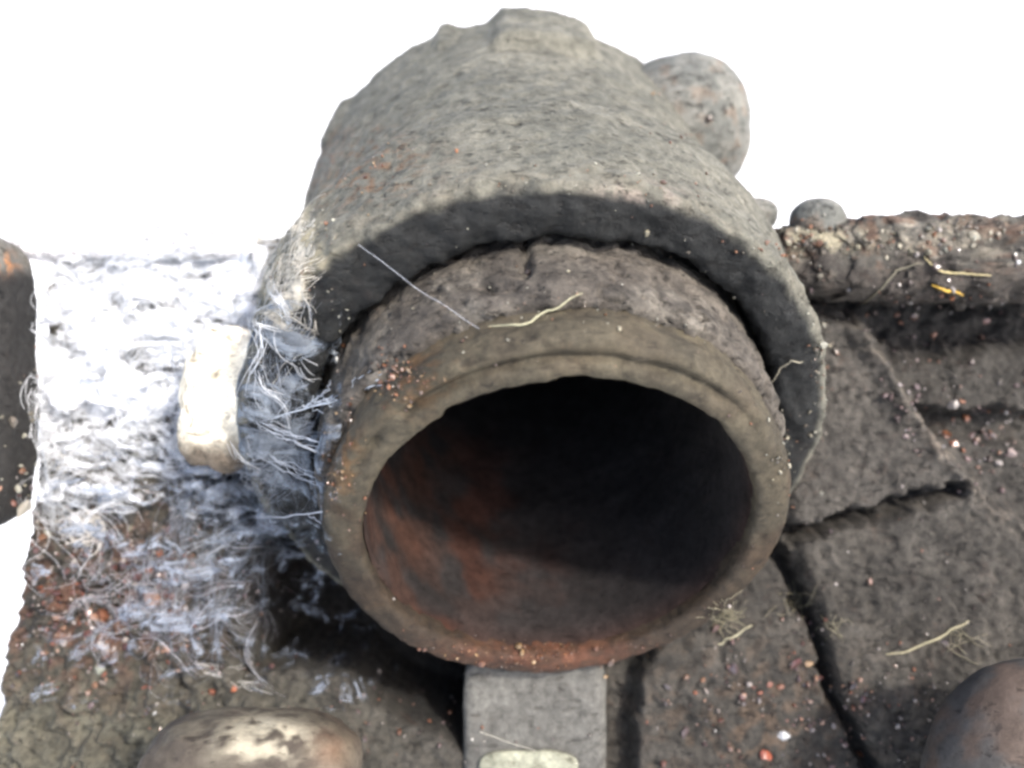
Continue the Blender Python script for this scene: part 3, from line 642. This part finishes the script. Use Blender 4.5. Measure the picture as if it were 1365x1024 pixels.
def strand(p0, p1, sag, wig, r, colr, n=14):
    global k0
    s = np.linspace(0, 1, n)[:, None]; p = p0 * (1 - s) + p1 * s
    p = p + np.array([0, 0, -1]) * sag * (4 * s * (1 - s)); sd_ = rng.uniform(0, 500)
    p = p + wig * (4 * s * (1 - s)) * np.stack([fbm(np.stack([s[:, 0] * 3 + sd_, s[:, 0] * 0 + k * 7, s[:, 0] * 0], -1), 3) for k in range(3)], -1)
    V_, F_ = tube(p, r, 3); sv.append(V_); sf.append(F_ + k0); sc.append(full(V_, colr)); k0 += len(V_)
def rp(cx, cy, rx, ry, lift):
    for _ in range(20):
        x, y = rng.normal(cx, rx), rng.normal(cy, ry)
        p, n_ = hit(x, y)
        if p is not None and p[1] < 21.3: return p + n_ * rng.uniform(0, lift)
    return at(cx, cy, 18)
def fld(x, y, seed):
    q = np.array([[x / 85, y / 85, seed], [x / 30, y / 30, seed + 9]]); f = fbm(q, 2); return 2.6 * f[0] + 0.8 * f[1]
# wisps: bundles of strands that follow one another through a smooth flow, tied down at both ends
for cx, cy, rx, ry, nb_, per, ln, r, lift, base, colr in [
        (190, 450, 85, 85, 130, 10, 110, 0.0042, 0.7, 0.55, (0.86, 0.88, 0.90)), (330, 650, 45, 75, 80, 5, 160, 0.0024, 0.9, -0.9, (0.28, 0.31, 0.36)),
        (370, 560, 30, 70, 36, 5, 120, 0.0024, 0.7, 0.7, (0.28, 0.31, 0.36)),
        (250, 790, 80, 45, 60, 7, 80, 0.0026, 0.35, 0.2, (0.60, 0.60, 0.64)), (80, 600, 35, 50, 45, 9, 140, 0.0040, 0.6, 1.4, (0.76, 0.77, 0.78)),
        (375, 380, 18, 60, 45, 7, 40, 0.0036, 0.25, -1.0, (0.70, 0.67, 0.60))]:
    for bq in range(nb_):
        x0, y0 = rng.normal(cx, rx), rng.normal(cy, ry); L0 = ln * math.exp(rng.normal(0, 0.4)); sd0 = rng.uniform(0, 3); lf = rng.uniform(0.1, 1) * lift; sgn = rng.choice([-1, 1])
        if not (40 < x0 < 420): continue
        for _ in range(per):
            x, y = x0 + rng.normal(0, 6), y0 + rng.normal(0, 6); l = L0 * rng.uniform(0.4, 1.1); m_ = 11; pts = []
            sd1 = sd0 + rng.normal(0, 0.06)
            for k in range(m_):
                a_ = base + fld(x, y, sd1) + (0 if sgn > 0 else math.pi); pts.append((x, y)); x += l / m_ * math.cos(a_); y += l / m_ * math.sin(a_)
            if x < 32 or max(p_[0] for p_ in pts) > 440: continue
            p = curve_on(pts, lift=0.02, n=m_, wig=0.0)
            if np.ptp(p[:, 1]) > 2.2: continue
            hmp = np.sin(np.linspace(0, math.pi, m_)); p = p + np.array([0, -1, 0]) * (lf * rng.uniform(0.7, 1.2) * hmp)[:, None]
            V_, F_ = tube(p, r * rng.uniform(0.5, 1.6), 3); sv.append(V_); sf.append(F_ + k0); sc.append(full(V_, colr)); k0 += len(V_)
# a few long taut lines
for (x0, y0, x1, y1) in [(45, 560, 70, 672), (60, 540, 60, 680), (75, 545, 82, 690), (95, 550, 120, 665), (230, 600, 330, 700), (345, 600, 420, 640), (300, 640, 425, 700), (350, 640, 425, 560),
                         (250, 760, 345, 690), (340, 580, 360, 700), (370, 480, 400, 620), (50, 430, 35, 640), (210, 560, 245, 690), (330, 690, 245, 730), (350, 600, 300, 520), (345, 560, 430, 590)]:
    a_, n0_ = hit(x0, y0); b_, n1_ = hit(x1, y1)
    if a_ is None or b_ is None: continue
    for _ in range(5): strand(a_ + rng.normal(0, 0.06, 3) + n0_ * 0.05, b_ + rng.normal(0, 0.06, 3) + n1_ * 0.05, 0.05, 0.12, 0.0055, (0.68, 0.72, 0.78), 14)
# curled loop of silk at (110, 710)
for k in range(26):
    a0 = rng.uniform(0, 6.28); R_ = rng.uniform(10, 24); cx, cy = rng.normal(112, 10), rng.normal(708, 7)
    pts = [(cx + R_ * math.cos(a0 + q), cy + R_ * 0.7 * math.sin(a0 + q)) for q in np.linspace(0, rng.uniform(2, 5), 9)]
    p = curve_on(pts, lift=rng.uniform(0.05, 0.3), n=12, wig=0.06, seed=k); V_, F_ = tube(p, 0.015, 3); sv.append(V_); sf.append(F_ + k0); sc.append(full(V_, (0.72, 0.68, 0.62))); k0 += len(V_)
V_ = np.concatenate(sv); so_ = mesh_obj('strands', V_, np.concatenate(sf), M['web'], web, np.concatenate(sc)); so_['kind'] = 'stuff'
def thread(pairs, r, colr, label, nfr=0):
    global sv, sf, sc, k0
    sv, sf, sc, k0 = [], [], [], 0
    for (x0, y0, x1, y1) in pairs:
        a, n0_ = hit(x0, y0); b, n1_ = hit(x1, y1)
        strand(a + n0_ * 0.03, b + n1_ * 0.03, 0.03, 0.04, r, colr, 16)
        for _ in range(nfr):
            q = rng.uniform(0, 0.9); l = rng.uniform(0.3, 1.0)
            s0 = a * (1 - q) + b * q; strand(s0, s0 + (b - a) / np.linalg.norm(b - a) * l + rng.normal(0, 0.12, 3), 0, 0.1, r * 0.6, colr, 8)
    V_ = np.concatenate(sv); o = mesh_obj('silk_thread', V_, np.concatenate(sf), M['web'], None, np.concatenate(sc)); tag(o, label, 'thread', None)
thread([(478, 325, 640, 440)], 0.0045, (0.6, 0.62, 0.66), 'single fine silk thread from the collar to the rubber sleeve')
thread([(350, 560, 500, 512), (400, 545, 505, 505)], 0.013, (0.65, 0.7, 0.76), 'frayed silk thread tied to the left of the pipe lip', 14)
thread([(405, 460, 448, 468)], 0.030, (0.66, 0.72, 0.78), 'short thick silk tuft inside the left of the collar', 6)
thread([(395, 588, 440, 606)], 0.022, (0.75, 0.74, 0.72), 'short pale silk tuft left of the pipe lip', 6)
thread([(255, 893, 345, 912), (262, 885, 330, 902)], 0.013, (0.6, 0.58, 0.54), 'pale frayed thread above the brown bolt head', 6)
thread([(640, 975, 770, 1018)], 0.010, (0.55, 0.53, 0.45), 'fine fibre crossing the grey rib at the bottom')
thread([(330, 690, 432, 682)], 0.014, (0.55, 0.58, 0.64), 'grey silk thread reaching the lower left of the pipe lip', 5)
